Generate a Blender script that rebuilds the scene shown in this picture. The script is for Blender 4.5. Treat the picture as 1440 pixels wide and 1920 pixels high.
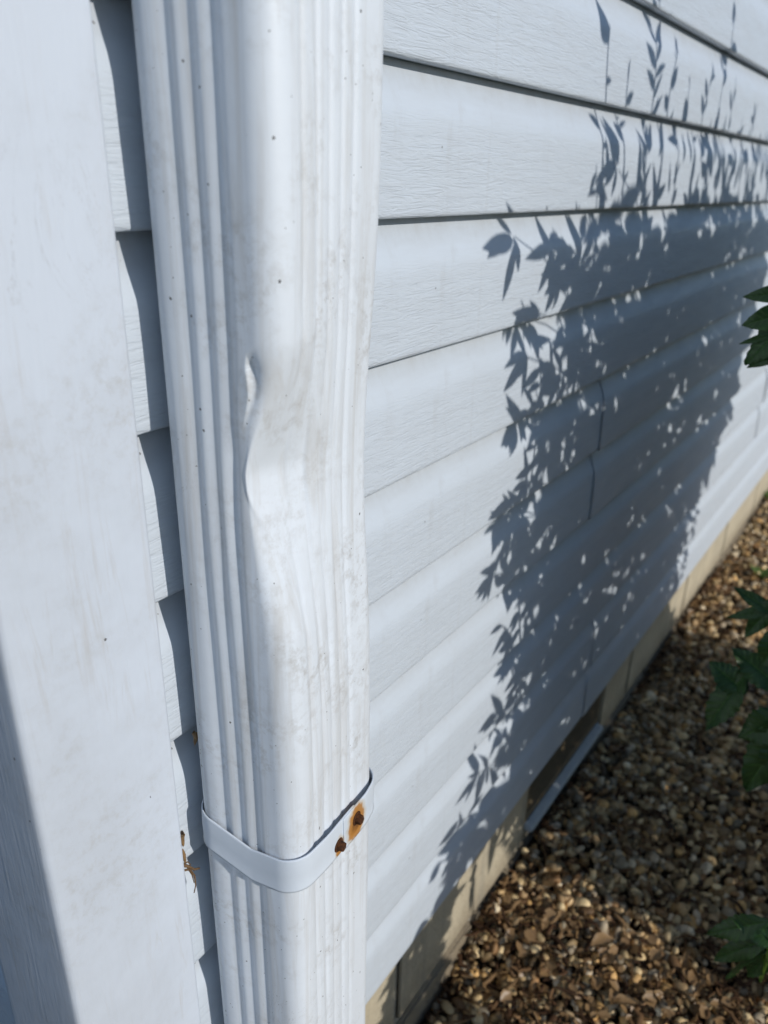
import bpy, bmesh, math, random
import numpy as np
from mathutils import Vector, Matrix

random.seed(7); rng = np.random.default_rng(11)
scene = bpy.context.scene
for o in list(bpy.data.objects): bpy.data.objects.remove(o)

# ------------------------------------------------------------------ camera
D = 0.33            # metres from lens to the siding
ZC = 0.99           # lens height above the ground
FPX = 1459.3        # focal length in pixels of a 1440 x 1920 frame
CAM = np.array([0.0, -D, ZC])
AX = np.array([0.57519254, 0.31195127, -0.756201])
AY = np.array([-0.81773096, 0.24376249, -0.52143641])
AZ = np.array([0.02167069, 0.9182953, 0.39530257])
RW = np.array([AX, AY, AZ])
cam = bpy.data.cameras.new('camera')
cam_o = bpy.data.objects.new('camera', cam); scene.collection.objects.link(cam_o)
m = Matrix.Identity(4)
for i in range(3):
    for j in range(3): m[i][j] = RW[i][j]
    m[i][3] = CAM[i]
cam_o.matrix_world = m
cam.sensor_fit = 'VERTICAL'; cam.sensor_height = 9.8; cam.sensor_width = 7.35
cam.lens = FPX / 1920 * 9.8
cam.clip_start = 0.01; cam.clip_end = 500
cam.dof.use_dof = True; cam.dof.focus_distance = 0.50; cam.dof.aperture_fstop = 2.0
scene.camera = cam_o
scene.render.resolution_x = 768; scene.render.resolution_y = 1024

# ------------------------------------------------------------------ sky, sun, exposure
SUN_EL = math.radians(26.0); SUN_S = 0.09          # light travels +y into the wall, slightly +x, downwards
to_sun = Vector((-SUN_S, -1.0, 0)).normalized() * math.cos(SUN_EL) + Vector((0, 0, math.sin(SUN_EL)))
TAN_D = math.tan(SUN_EL) * math.hypot(1, SUN_S)
world = bpy.data.worlds.new('World'); scene.world = world; world.use_nodes = True
nt = world.node_tree; nt.nodes.clear()
sky = nt.nodes.new('ShaderNodeTexSky'); sky.sky_type = 'NISHITA'; sky.sun_disc = False
sky.sun_elevation = SUN_EL; sky.sun_rotation = math.atan2(to_sun.x, to_sun.y)
sky.air_density = 1.0; sky.dust_density = 0.4; sky.ozone_density = 3.5
bg = nt.nodes.new('ShaderNodeBackground'); bg.inputs[1].default_value = 0.145
wo = nt.nodes.new('ShaderNodeOutputWorld')
nt.links.new(sky.outputs[0], bg.inputs[0]); nt.links.new(bg.outputs[0], wo.inputs[0])
sl = bpy.data.lights.new('sun', 'SUN'); sl.energy = 4.2; sl.angle = math.radians(0.53); sl.color = (1.0, 0.955, 0.89)
so = bpy.data.objects.new('sun', sl); scene.collection.objects.link(so)
so.rotation_euler = to_sun.to_track_quat('Z', 'Y').to_euler()
vs = scene.view_settings
vs.view_transform = 'Standard'; vs.look = 'None'; vs.gamma = 1.0; vs.use_curve_mapping = False; vs.exposure = -0.50

# ------------------------------------------------------------------ helpers
COL = scene.collection
def tag(o, label=None, cat=None, group=None, kind=None):
    if label: o['label'] = label
    if cat: o['category'] = cat
    if group: o['group'] = group
    if kind: o['kind'] = kind
    return o
def obj(name, mesh, mat=None, parent=None, smooth=False):
    o = bpy.data.objects.new(name, mesh); COL.objects.link(o)
    if mat is not None and len(mesh.materials) == 0: mesh.materials.append(mat)
    if parent: o.parent = parent
    if smooth: mesh.shade_smooth()
    return o
def empty(name, loc=(0, 0, 0)):
    o = bpy.data.objects.new(name, None); COL.objects.link(o); o.location = loc; o.empty_display_size = 0.05
    return o
def mesh_of(name, v, f):
    me = bpy.data.meshes.new(name); me.from_pydata([tuple(map(float, p)) for p in v], [], [tuple(map(int, q)) for q in f]); me.update()
    return me
def mesh_np(name, V, F, smooth=True, col=None):
    """V (n,3), F (m,k) with constant k"""
    me = bpy.data.meshes.new(name); n, (mm, k) = len(V), F.shape
    me.vertices.add(n); me.vertices.foreach_set('co', np.ascontiguousarray(V, dtype=np.float32).ravel())
    me.loops.add(mm * k); me.loops.foreach_set('vertex_index', np.ascontiguousarray(F, dtype=np.int32).ravel())
    me.polygons.add(mm); me.polygons.foreach_set('loop_start', np.arange(0, mm * k, k, dtype=np.int32))
    me.update(calc_edges=True); me.validate()
    if smooth: me.shade_smooth()
    if col is not None:
        a = me.attributes.new('tint', 'FLOAT_COLOR', 'POINT'); a.data.foreach_set('color', np.ascontiguousarray(col, dtype=np.float32).ravel())
    return me
def grid_faces(nu, nv, wrap=False):
    F = []
    for j in range(nv - 1):
        for i in range(nu if wrap else nu - 1):
            i2 = (i + 1) % nu
            F.append((j * nu + i, j * nu + i2, (j + 1) * nu + i2, (j + 1) * nu + i))
    return np.array(F)
def box_mesh(name, x0, x1, y0, y1, z0, z1, bevel=0.0, seg=2):
    bm = bmesh.new(); bmesh.ops.create_cube(bm, size=1)
    for v in bm.verts: v.co = Vector(((x0 + x1) / 2 + v.co.x * (x1 - x0), (y0 + y1) / 2 + v.co.y * (y1 - y0), (z0 + z1) / 2 + v.co.z * (z1 - z0)))
    if bevel: bmesh.ops.bevel(bm, geom=bm.edges[:], offset=bevel, segments=seg, affect='EDGES')
    me = bpy.data.meshes.new(name); bm.to_mesh(me); bm.free(); return me
def tube_mesh(name, pts, rads, n=8):
    pts = [Vector(p) for p in pts]; V = []; F = []
    for i, p in enumerate(pts):
        t = (pts[min(i + 1, len(pts) - 1)] - pts[max(i - 1, 0)]).normalized()
        a = t.orthogonal().normalized() if i == 0 else (pa - t * pa.dot(t)).normalized()
        pa = a; b = t.cross(a)
        for k in range(n):
            q = 2 * math.pi * k / n
            V.append(p + (a * math.cos(q) + b * math.sin(q)) * rads[i])
    for i in range(len(pts) - 1):
        for k in range(n): F.append((i * n + k, i * n + (k + 1) % n, (i + 1) * n + (k + 1) % n, (i + 1) * n + k))
    F.append(tuple(range(n))[::-1]); F.append(tuple(range((len(pts) - 1) * n, len(pts) * n)))
    me = mesh_of(name, V, F); me.shade_smooth(); return me
def ray(p): return RW @ np.array([p[0] - 720, -(p[1] - 960), -FPX])
def at_y(p, y): d = ray(p); return CAM + d * ((y - CAM[1]) / d[1])       # photo pixel -> point on the plane y
def at_x(p, x): d = ray(p); return CAM + d * ((x - CAM[0]) / d[0])
def at_z(p, z): d = ray(p); return CAM + d * ((z - CAM[2]) / d[2])
def proj(q):
    d = RW.T @ (np.array(q) - CAM); return (720 + d[0] * FPX / -d[2], 960 - d[1] * FPX / -d[2])

# ------------------------------------------------------------------ materials
class NT:
    def __init__(s, name):
        s.m = bpy.data.materials.new(name); s.m.use_nodes = True; s.t = s.m.node_tree; s.b = s.t.nodes['Principled BSDF']
    def n(s, typ, **kw):
        o = s.t.nodes.new('ShaderNode' + typ)
        for k, v in kw.items():
            if k.startswith('i_'):
                key = k[2:]; key = int(key) if key.isdigit() else key.replace('_', ' ')
                o.inputs[key].default_value = v
            else: setattr(o, k, v)
        return o
    def l(s, a, b): s.t.links.new(a, b)
    def coords(s, scale=(1, 1, 1), kind='Object', rot=(0, 0, 0)):
        c = s.n('TexCoord'); mp = s.n('Mapping'); mp.inputs['Scale'].default_value = scale; mp.inputs['Rotation'].default_value = rot
        s.l(c.outputs[kind], mp.inputs[0]); return mp.outputs[0]
    def noise(s, vec, scale, detail=3, rough=.5, dist=0):
        o = s.n('TexNoise'); o.inputs['Scale'].default_value = scale; o.inputs['Detail'].default_value = detail
        o.inputs['Roughness'].default_value = rough; o.inputs['Distortion'].default_value = dist; s.l(vec, o.inputs['Vector']); return o.outputs[0]
    def ramp(s, fac, stops):
        o = s.n('ValToRGB'); e = o.color_ramp.elements
        while len(e) < len(stops): e.new(.5)
        for k, (p, c) in enumerate(stops):
            e[k].position = p; e[k].color = (c, c, c, 1) if isinstance(c, (int, float)) else (*c, 1)
        s.l(fac, o.inputs[0]); return o.outputs[0]
    def mix(s, fac, a, b, blend='MIX'):
        o = s.n('Mix', data_type='RGBA', blend_type=blend)
        for k, v in ((0, fac), (6, a), (7, b)):
            if hasattr(v, 'is_linked'): s.l(v, o.inputs[k])
            else: o.inputs[k].default_value = (*v, 1) if isinstance(v, tuple) else v
        return o.outputs[2]
    def math(s, op, a, b=0.0):
        o = s.n('Math', operation=op)
        for k, v in ((0, a), (1, b)):
            if hasattr(v, 'is_linked'): s.l(v, o.inputs[k])
            else: o.inputs[k].default_value = v
        return o.outputs[0]
    def bump(s, h, dist, strength=1.0, prev=None):
        o = s.n('Bump'); o.inputs['Strength'].default_value = strength; o.inputs['Distance'].default_value = dist
        s.l(h, o.inputs['Height'])
        if prev is not None: s.l(prev, o.inputs['Normal'])
        return o.outputs[0]
    def out(s, col=None, rough=None, normal=None, spec=.5):
        for k, v in (('Base Color', col), ('Roughness', rough), ('Normal', normal)):
            if v is None: continue
            if hasattr(v, 'is_linked'): s.l(v, s.b.inputs[k])
            else: s.b.inputs[k].default_value = (*v, 1) if isinstance(v, tuple) else v
        s.b.inputs['Specular IOR Level'].default_value = spec
        return s.m

def specks(t, vec, scale, size, frac):
    v = t.n('TexVoronoi', feature='F1'); v.inputs['Scale'].default_value = scale; t.l(vec, v.inputs['Vector'])
    wobble = t.math('ADD', t.math('MULTIPLY', t.noise(vec, scale * 9, 2), size * 1.3), size * .05)
    near = t.math('LESS_THAN', v.outputs['Distance'], wobble)
    sep = t.n('SeparateColor'); t.l(v.outputs['Color'], sep.inputs[0])
    sel = t.math('LESS_THAN', sep.outputs[0], frac)
    return t.math('MULTIPLY', near, sel)

def vinyl_siding():
    t = NT('vinyl_siding')
    c = t.coords()
    sep = t.n('SeparateXYZ'); tc = t.n('TexCoord'); t.l(tc.outputs['Object'], sep.inputs[0])
    grain_mask = t.ramp(sep.outputs[2], [(0.052, 1.0), (0.076, 0.0)])
    g1 = t.noise(t.coords((15, 15, 165)), 1.6, 3, .5, 1.3)
    g2 = t.noise(t.coords((28, 28, 420)), 1.5, 2, .5, .6)
    r1 = t.ramp(g1, [(.34, 0.1), (.48, 1.0), (.54, .9), (.66, .1)])
    h = t.math('ADD', t.math('MULTIPLY', r1, .8), t.math('MULTIPLY', g2, .35))
    h = t.math('MULTIPLY', h, grain_mask)
    soft = t.noise(t.coords((3, 3, 30)), 2.0, 2)
    b = t.bump(h, .00055, .62)
    b = t.bump(soft, .0012, .5, b)
    dirt = t.noise(t.coords((4, 4, 22)), 3.0, 5, .65)
    base = t.mix(t.ramp(dirt, [(.40, 0.0), (.75, .5)]), (.57, .63, .70), (.49, .53, .575))
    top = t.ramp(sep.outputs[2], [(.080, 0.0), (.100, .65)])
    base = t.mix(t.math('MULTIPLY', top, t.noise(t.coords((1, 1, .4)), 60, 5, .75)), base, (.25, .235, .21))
    base = t.mix(t.math('MULTIPLY', t.ramp(t.noise(t.coords((50, 50, 6)), 1.2, 5, .7, .5), [(.55, 0.0), (.78, .30)]), t.ramp(t.noise(c, 3.5, 3), [(.45, 0.0), (.62, 1.0)])), base, (.40, .40, .40))
    sp = specks(t, c, 55, .07, .30)
    base = t.mix(t.math('MULTIPLY', sp, .7), base, (.08, .07, .06))
    return t.out(base, t.ramp(dirt, [(.3, .38), (.8, .6)]), b, .4)
M_SIDING = vinyl_siding()

def trim_vinyl():
    t = NT('trim_vinyl'); c = t.coords()
    g = t.noise(t.coords((200, 200, 14)), 1.2, 3, .55, 1.2)
    cl = t.noise(c, 7, 5, .65)
    st = t.noise(t.coords((60, 60, 4)), 1.6, 5, .7, 1.2)
    base = t.mix(t.ramp(cl, [(.38, 0.0), (.66, .85)]), (.58, .63, .705), (.49, .525, .575))
    fm = t.noise(c, 120, 5, .75)
    base = t.mix(t.math('MULTIPLY', t.ramp(fm, [(.48, 0.0), (.70, .55)]), t.ramp(t.noise(c, 14, 3), [(.42, 0.0), (.62, 1.0)])), base, (.42, .42, .415))
    base = t.mix(t.math('MULTIPLY', t.ramp(st, [(.54, 0.0), (.72, .6)]), t.ramp(t.noise(c, 11, 4), [(.45, 0.0), (.6, 1.0)])), base, (.44, .42, .395))
    crack = t.noise(t.coords((26, 26, 9)), 1.0, 6, .7, 2.0)
    line = t.ramp(crack, [(.496, 0.0), (.500, .42), (.504, 0.0)])
    base = t.mix(t.math('MULTIPLY', line, t.ramp(t.noise(c, 9, 2), [(.57, 0.0), (.68, 1.0)])), base, (.24, .22, .20))
    sp = specks(t, c, 60, .07, .25)
    base = t.mix(t.math('MULTIPLY', sp, .85), base, (.06, .055, .05))
    b = t.bump(g, .00036, .75); b = t.bump(cl, .0018, .35, b)
    return t.out(base, .48, b, .4)
M_TRIM = trim_vinyl()

def painted_metal(name, a, b2, grime=1.0):
    t = NT(name); c = t.coords()
    big = t.noise(c, 9, 6, .68); fine = t.noise(c, 140, 4, .7)
    streak = t.noise(t.coords((70, 70, 3.5)), 1.3, 5, .65, .6)
    base = t.mix(t.ramp(big, [(.35, 0.0), (.68, .8)]), a, b2)
    base = t.mix(t.ramp(streak, [(.48, 0.0), (.74, .62 * grime)]), base, (.50, .485, .46))
    mott = t.math('MULTIPLY', t.ramp(fine, [(.46, 0.0), (.70, .62)]), t.ramp(t.noise(c, 22, 3), [(.45, 0.0), (.65, 1.0)]))
    base = t.mix(t.math('MULTIPLY', mott, grime), base, (.40, .385, .36))
    sp = t.math('MAXIMUM', specks(t, c, 95, .10, .28), specks(t, c, 210, .11, .22)); sp2 = specks(t, t.coords((1, 1, .35)), 48, .06, .25)
    base = t.mix(t.math('MULTIPLY', t.math('MAXIMUM', sp, sp2), .9), base, (.055, .05, .045))
    scr = t.noise(t.coords((30, 30, 10), rot=(.5, .7, 0)), 1.0, 5, .75, 2.5)
    ln = t.math('MULTIPLY', t.ramp(scr, [(.498, 0.0), (.5, .5), (.502, 0.0)]), t.ramp(t.noise(c, 13, 2), [(.56, 0.0), (.66, 1.0)]))
    base = t.mix(ln, base, (.22, .2, .17))
    bb = t.bump(fine, .00012, .35); bb = t.bump(big, .0012, .35, bb)
    return t.out(base, t.ramp(big, [(.3, .36), (.8, .58)]), bb, .45)
M_PIPE = painted_metal('painted_downspout', (.745, .80, .865), (.655, .695, .745))
M_STRAP = painted_metal('painted_strap', (.63, .70, .785), (.59, .65, .73), .35)

def strap_rusty():
    t = NT('rust_stained_strap'); c = t.coords()
    base = t.mix(t.noise(c, 30, 4), (.63, .695, .775), (.58, .63, .69))
    return t, c, base
def rust_material(centres):
    t, c, base = strap_rusty()
    tc = t.n('TexCoord')
    wob = t.noise(c, 160, 3)
    for (p, rx, rz, dz) in centres:
        mp = t.n('Mapping'); mp.vector_type = 'POINT'
        mp.inputs['Location'].default_value = (-p[0] / rx, -p[1] / rx, -(p[2] + dz) / rz); mp.inputs['Scale'].default_value = (1 / rx, 1 / rx, 1 / rz)
        t.l(tc.outputs['Object'], mp.inputs[0])
        ln = t.n('VectorMath', operation='LENGTH'); t.l(mp.outputs[0], ln.inputs[0])
        d = t.math('ADD', ln.outputs['Value'], t.math('MULTIPLY', t.math('SUBTRACT', wob, .5), .7))
        base = t.mix(t.ramp(t.math('MULTIPLY', d, .5), [(.40, .95), (.55, .75), (.66, 0.0)]), base, (.55, .50, .42))
        base = t.mix(t.ramp(t.math('MULTIPLY', d, .5), [(.30, 1.0), (.44, .9), (.52, 0.0)]), base, (.42, .185, .035))
        base = t.mix(t.ramp(t.math('MULTIPLY', d, .5), [(.16, .9), (.32, 0.0)]), base, (.12, .045, .015))
    return t.out(base, .6, t.bump(c and t.noise(c, 300, 3), .0002, .4))

def rust_screw():
    t = NT('rusty_screw'); c = t.coords()
    n1 = t.noise(c, 400, 5, .7)
    return t.out(t.mix(t.ramp(n1, [(.35, 0.0), (.65, 1.0)]), (.025, .014, .010), (.12, .045, .016)), .9, t.bump(n1, .0008, 1.0), .2)
M_SCREW = rust_screw()

def concrete(name, a, b2, stain=False):
    t = NT(name); c = t.coords()
    big = t.noise(c, 6, 6, .7); fine = t.noise(c, 150, 5, .75)
    base = t.mix(t.ramp(big, [(.3, 0.0), (.7, 1.0)]), a, b2)
    base = t.mix(t.ramp(fine, [(.5, 0.0), (.8, .5)]), base, (.24, .21, .16))
    if stain:
        sp = t.n('SeparateXYZ'); tc = t.n('TexCoord'); t.l(tc.outputs['Object'], sp.inputs[0])
        lvl = t.math('ADD', sp.outputs[2], t.math('MULTIPLY', t.noise(c, 16, 5, .7), -.09))
        base = t.mix(t.ramp(t.math('ADD', lvl, .10), [(.06, .75), (.13, 0.0)]), base, (.19, .145, .095))
        base = t.mix(t.ramp(t.noise(t.coords((22, 22, 3)), 1.5, 5, .7), [(.52, 0.0), (.72, .6)]), base, (.27, .25, .21))
        pit = t.n('TexVoronoi', feature='F1'); pit.inputs['Scale'].default_value = 190; t.l(c, pit.inputs['Vector'])
        fine = t.math('ADD', fine, t.ramp(pit.outputs['Distance'], [(.1, 0.0), (.4, .5)]))
    return t.out(base, .9, t.bump(big, .006, .6, t.bump(fine, .0022, .9)), .2)
M_CONC = concrete('foundation_concrete', (.58, .51, .375), (.47, .41, .30), True)
M_MORTAR = concrete('foundation_mortar', (.36, .34, .29), (.28, .26, .22))
M_SILL = concrete('vent_sill_paint', (.50, .535, .54), (.43, .46, .465))
def plain(name, col, rough=.6, scale=60, var=.3, spec=.3):
    t = NT(name); c = t.coords(); n1 = t.noise(c, scale, 4, .6)
    return t.out(t.mix(t.ramp(n1, [(.3, 0.0), (.7, 1.0)]), col, tuple(v * (1 - var) for v in col)), rough, t.bump(n1, .0006, .4), spec)
M_VENT = plain('vent_plate', (.20, .155, .095), .5)
M_DARK = plain('sheathing', (.12, .10, .08), .9)

def tinted(name, rough, bscale, bdist, spec=.3, dark=(.0, .0, .0), trans=0.0):
    t = NT(name); a = t.n('Attribute'); a.attribute_name = 'tint'; c = t.coords()
    n1 = t.noise(c, bscale, 4, .65)
    base = t.mix(t.math('MULTIPLY', t.ramp(n1, [(.4, 0.0), (.75, 1.0)]), .45), a.outputs['Color'], t.mix(1.0, a.outputs['Color'], (.45, .40, .35), 'MULTIPLY'))
    return t.out(base, rough, t.bump(n1, bdist, .5), spec)
M_GRAVEL = tinted('gravel_stone', .62, 160, .0006, .35)
M_MULCH = tinted('mulch_bark', .9, 200, .0008, .15)
def soil():
    t = NT('soil'); c = t.coords(); n1 = t.noise(c, 45, 6, .7); n2 = t.noise(c, 4, 4)
    v = t.n('TexVoronoi', feature='F1'); v.inputs['Scale'].default_value = 48; t.l(c, v.inputs['Vector'])
    base = t.mix(t.ramp(n1, [(.35, 0.0), (.7, 1.0)]), (.030, .020, .012), (.075, .05, .03))
    sepc = t.n('SeparateColor'); t.l(v.outputs['Color'], sepc.inputs[0])
    far = t.mix(sepc.outputs[0], (.16, .115, .07), (.36, .29, .20))
    pos = t.n('SeparateXYZ'); g = t.n('TexCoord'); t.l(g.outputs['Object'], pos.inputs[0])
    m2 = t.ramp(t.math('MULTIPLY', pos.outputs[0], .1), [(.30, 0.0), (.36, 1.0)])
    base = t.mix(m2, base, far)
    added_lawn = t.mix(n1, (.035, .055, .018), (.06, .085, .03))  # dark grass out of view, added to cut light bounced off the ground
    m3 = t.ramp(t.math('MULTIPLY', pos.outputs[1], -.1), [(.115, 0.0), (.125, 1.0)])
    base = t.mix(m3, base, added_lawn)
    return t.out(base, .95, t.bump(n1, .012, .8), .15)
M_SOIL = soil()
def leaf_mat(name, a, b2, trans=.25):
    t = NT(name); c = t.coords(); n1 = t.noise(c, 30, 3)
    info = t.n('ObjectInfo')
    base = t.mix(n1, a, b2)
    au = t.n('Attribute'); au.attribute_name = 'vein'
    base = t.mix(t.math('MULTIPLY', au.outputs['Fac'], .55), base, tuple(min(1, v * 2.6) for v in b2))
    m = t.out(base, .40, t.bump(au.outputs['Fac'], .0008, .5, t.bump(t.noise(c, 160, 3), .0008, .5)), .45)
    tr = t.n('BsdfTranslucent'); t.l(base, tr.inputs[0]); mx = t.n('MixShader'); mx.inputs[0].default_value = trans
    o = t.t.nodes['Material Output']; t.l(t.b.outputs[0], mx.inputs[1]); t.l(tr.outputs[0], mx.inputs[2]); t.l(mx.outputs[0], o.inputs[0])
    return m
M_LEAF = leaf_mat('green_leaf', (.016, .05, .011), (.032, .08, .018), .18)
M_LEAF2 = leaf_mat('weed_leaf', (.07, .14, .02), (.12, .20, .035), .35)
M_STEM = plain('green_stem', (.06, .085, .03), .6)
M_DRY = leaf_mat('dry_leaf', (.36, .235, .115), (.22, .125, .055), .2)
M_TWIG = plain('dry_twig', (.20, .125, .07), .85, 120, .5, .15)

# ------------------------------------------------------------------ ground
def ground_h(x, y):
    s = np.clip((np.asarray(x) - .66) / .10, 0, 1); s = s * s * (3 - 2 * s)
    edge = np.clip((-np.asarray(y) - .6) / .6, 0, 1)
    return -.032 * (1 - s) * (1 - edge) + .010 * np.sin(np.asarray(x) * 7 + 1) * np.cos(np.asarray(y) * 9) * (1 - edge)
gx = np.concatenate([[-300, -60, -15, -5, -2], np.arange(-1, 4.01, .05), [5, 8, 15, 60, 300]])
gy = np.concatenate([[-300, -60, -15, -5, -2.5], np.arange(-1.6, .161, .05), [1, 4, 15, 60, 300]])
GX, GY = np.meshgrid(gx, gy)
near = ((GX > -1.01) & (GX < 4.01) & (GY > -1.61) & (GY < .17))
GZ = np.where(near, ground_h(GX, GY), -.02) - .006
g = obj('ground', mesh_np('ground', np.c_[GX.ravel(), GY.ravel(), GZ.ravel()], grid_faces(len(gx), len(gy))), M_SOIL)
tag(g, 'dark soil under the gravel beside the house', 'ground', kind='structure')

# ------------------------------------------------------------------ siding
EXPO = .3065 * D
Z0 = ZC - .0833 * D                     # bottom lip of the course at eye level
K_BOT = 8
X_POST = .149; POST_Y = -.0165; X_END = 6.0
def plank_profile():
    # (y, z) from the hidden hem below, round the lip, up the face, over the bevel and under the next lip
    e = EXPO
    P = [(.0125, .0035), (.0120, .0008), (.0030, .0000), (.0010, .0004), (.0001, .0016), (.0, .004),
         (.0003, .02), (.0008, .045), (.0014, .064), (.0022, .0695), (.0042, .0755), (.0075, .0835), (.0105, .0920), (.0125, .0985),
         (.0132, e + .004), (.0134, e + .010)]
    return P
PROF = plank_profile()
def plank_mesh(length, seed, n=None):
    r = np.random.default_rng(seed)
    n = n or max(3, int(length / .05) + 1)
    xs = np.linspace(0, length, n)
    ph = r.uniform(0, 6.28, 4)
    V = []
    for x in xs:
        wv = .0007 * math.sin(x * 5.1 + ph[0]) + .0004 * math.sin(x * 11.3 + ph[1])
        wz = .0005 * math.sin(x * 2.7 + ph[2])
        for (y, z) in PROF:
            V.append((x, y + wv * min(1, max(0, (z - .004) / .03)) * (1 if z < .075 else .4), z + wz))
    npf = len(PROF)
    F = []
    for i in range(n - 1):
        for j in range(npf - 1):
            F.append((i * npf + j, (i + 1) * npf + j, (i + 1) * npf + j + 1, i * npf + j + 1))
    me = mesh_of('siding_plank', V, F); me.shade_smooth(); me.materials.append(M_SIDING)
    return me
wall_root = empty('siding_wall', (X_POST, 0, 0))
tag(wall_root, 'long wall of pale grey dutch-lap vinyl siding running away behind the downspout', 'house wall')
def seams_for(pair):
    base = {1: [3.05 * D], 4: [4.68 * D], 3: [3.37 * D + .0, ], 0: [7.6 * D], 2: [6.9 * D], -1: [8.4 * D], -2: [5.9 * D]}
    s = base.get(pair, [2.4 + .9 * ((pair * 37) % 5) / 5])
    s = s + [v + 3.2 for v in s]
    return [v for v in s if v < X_END - .3]
k_top = -16
for k in range(K_BOT - 1, k_top, -1):
    # course k lies between lip line k+1 (its bottom) and lip line k
    zb = Z0 - EXPO * (k + 1)
    pair = (k) // 2
    cuts = [X_POST + .030] + seams_for(pair) + [X_END]
    for i in range(len(cuts) - 1):
        a = cuts[i] - (.025 if i else 0); b = cuts[i + 1]
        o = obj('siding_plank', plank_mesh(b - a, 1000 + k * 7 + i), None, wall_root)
        dy = .0017 * ((i + 0) % 2)
        o.location = (a - X_POST, -dy, zb)
back = obj('wall_sheathing', box_mesh('wall_sheathing', .03, X_END - X_POST, .0165, .05, .13, 2.62), M_DARK, wall_root)

# starter strip under the lowest course
Z_SB = Z0 - EXPO * K_BOT
st = obj('starter_strip', box_mesh('starter_strip', .03, X_END - X_POST, .004, .012, Z_SB - .004, Z_SB + .012, .0015), M_SIDING, wall_root)

# side wall round the corner
side_root = empty('side_wall', (X_POST, 0, 0))
tag(side_root, 'shaded siding wall round the corner at the lower left edge', 'house wall')
side_len = 2.4
side_me = plank_mesh(side_len, 999, 20)
for k in range(K_BOT - 1, k_top, -1):
    o = obj('siding_plank', side_me, None, side_root)
    o.rotation_euler = (0, 0, -math.pi / 2)
    o.location = (.0165, .055 + side_len, Z0 - EXPO * (k + 1))
obj('wall_sheathing', box_mesh('wall_sheathing', .0335, .06, .051, side_len + .055, .13, 2.62), M_DARK, side_root)

# corner post: two faces with rolled edges and returns
def corner_post():
    # plan outline in x,y from the inner edge of the front face round the corner to the rear edge of the side face
    xi = .2367; yb = .074
    r = .0045
    pts = [(xi - .010, .012), (xi - .001, .012), (xi, .010), (xi, POST_Y + .0045)]
    for q in np.linspace(0, math.pi / 2, 6): pts.append((xi - .0028 + .0028 * math.cos(q), POST_Y + .0028 - .0028 * math.sin(q)))
    for t_ in np.linspace(.06, .94, 12): pts.append((xi + (X_POST - xi) * t_, POST_Y - .0009 * math.sin(math.pi * t_)))
    for q in np.linspace(0, math.pi / 2, 8): pts.append((X_POST + r - r * math.sin(q), POST_Y + r - r * math.cos(q)))
    for t_ in np.linspace(.06, .94, 8): pts.append((X_POST - .0006 * math.sin(math.pi * t_), POST_Y + (yb - POST_Y) * t_))
    for q in np.linspace(0, math.pi / 2, 6): pts.append((X_POST + .0028 - .0028 * math.cos(q), yb - .0028 + .0028 * math.sin(q)))
    pts += [(X_POST + .028, yb), (X_POST + .028, yb - .01)]
    zs = np.linspace(.135, 2.62, 40)
    V = []
    for z in zs:
        wv = .0012 * math.sin(z * 2.3 + .4)
        for (x, y) in pts: V.append((x - X_POST + wv * .6, y + wv * .5, z))
    n = len(pts); F = []
    for i in range(len(zs) - 1):
        for j in range(n - 1): F.append((i * n + j, i * n + j + 1, (i + 1) * n + j + 1, (i + 1) * n + j))
    me = mesh_of('corner_post', V, F); me.shade_smooth(); return me
post = obj('corner_post', corner_post(), M_TRIM); post.location = (X_POST, 0, 0)
tag(post, 'broad white vinyl corner post at the left, lit in front and shaded on its side', 'corner trim')

# ------------------------------------------------------------------ foundation of blocks with a recessed vent
FY = .008
found = empty('foundation', (.2, FY, 0))
tag(found, 'beige concrete block foundation under the siding, with a brown vent and pale sill', 'foundation')
FT = Z_SB + .02
def block(x0, x1, z0, z1, i):
    o = obj('concrete_block', box_mesh('concrete_block', x0 - .2, x1 - .2, 0, .14, z0, z1, .004, 2), M_CONC, found); return o
VX0, VX1, VZ = .905, 1.225, .050
upper = [(.155, .541), (.547, .902), (1.228, 1.375), (1.381, 1.775), (1.781, 2.17), (2.176, 2.57), (2.576, 2.97), (2.976, 3.37), (3.376, 4.2), (4.206, 5.1), (5.106, 6.0)]
for i, (a, b) in enumerate(upper): block(a, b, .018, FT, i)
block(.9045, 1.2255, .018, VZ - .012, 90)
lower = [(.155, .34), (.346, .735), (.741, 1.13), (1.136, 1.50), (1.506, 1.90), (1.906, 2.3), (2.306, 2.7), (2.706, 3.4), (3.406, 4.4), (4.406, 6.0)]
for i, (a, b) in enumerate(lower):
    obj('concrete_block', box_mesh('concrete_block', a - .2, b - .2, -.003, .14, -.18, .012, .004, 2), M_CONC, found)
obj('mortar', box_mesh('mortar', -.04, 5.8, .004, .13, -.17, VZ - .02), M_MORTAR, found)
obj('mortar', box_mesh('mortar', -.04, VX0 - .2 - .004, .004, .13, VZ - .02, FT - .002), M_MORTAR, found)
obj('mortar', box_mesh('mortar', VX1 - .2 + .004, 5.8, .004, .13, VZ - .02, FT - .002), M_MORTAR, found)
vent = obj('vent', box_mesh('vent', VX0 - .2 - .002, VX1 - .2 + .002, .0045, .012, VZ - .02, FT), M_VENT, found)
bm = bmesh.new()
prof = [(-.010, VZ - .011), (-.010, VZ - .003), (.0042, VZ + .002), (.0042, VZ - .011)]
va = [bm.verts.new((VX0 - .2 + .002, y, z)) for y, z in prof]; vb = [bm.verts.new((VX1 - .2 - .002, y, z)) for y, z in prof]
bm.faces.new(va); bm.faces.new(vb[::-1])
for i in range(4): bm.faces.new((va[i], vb[i], vb[(i + 1) % 4], va[(i + 1) % 4]))
bmesh.ops.recalc_face_normals(bm, faces=bm.faces[:])
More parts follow.
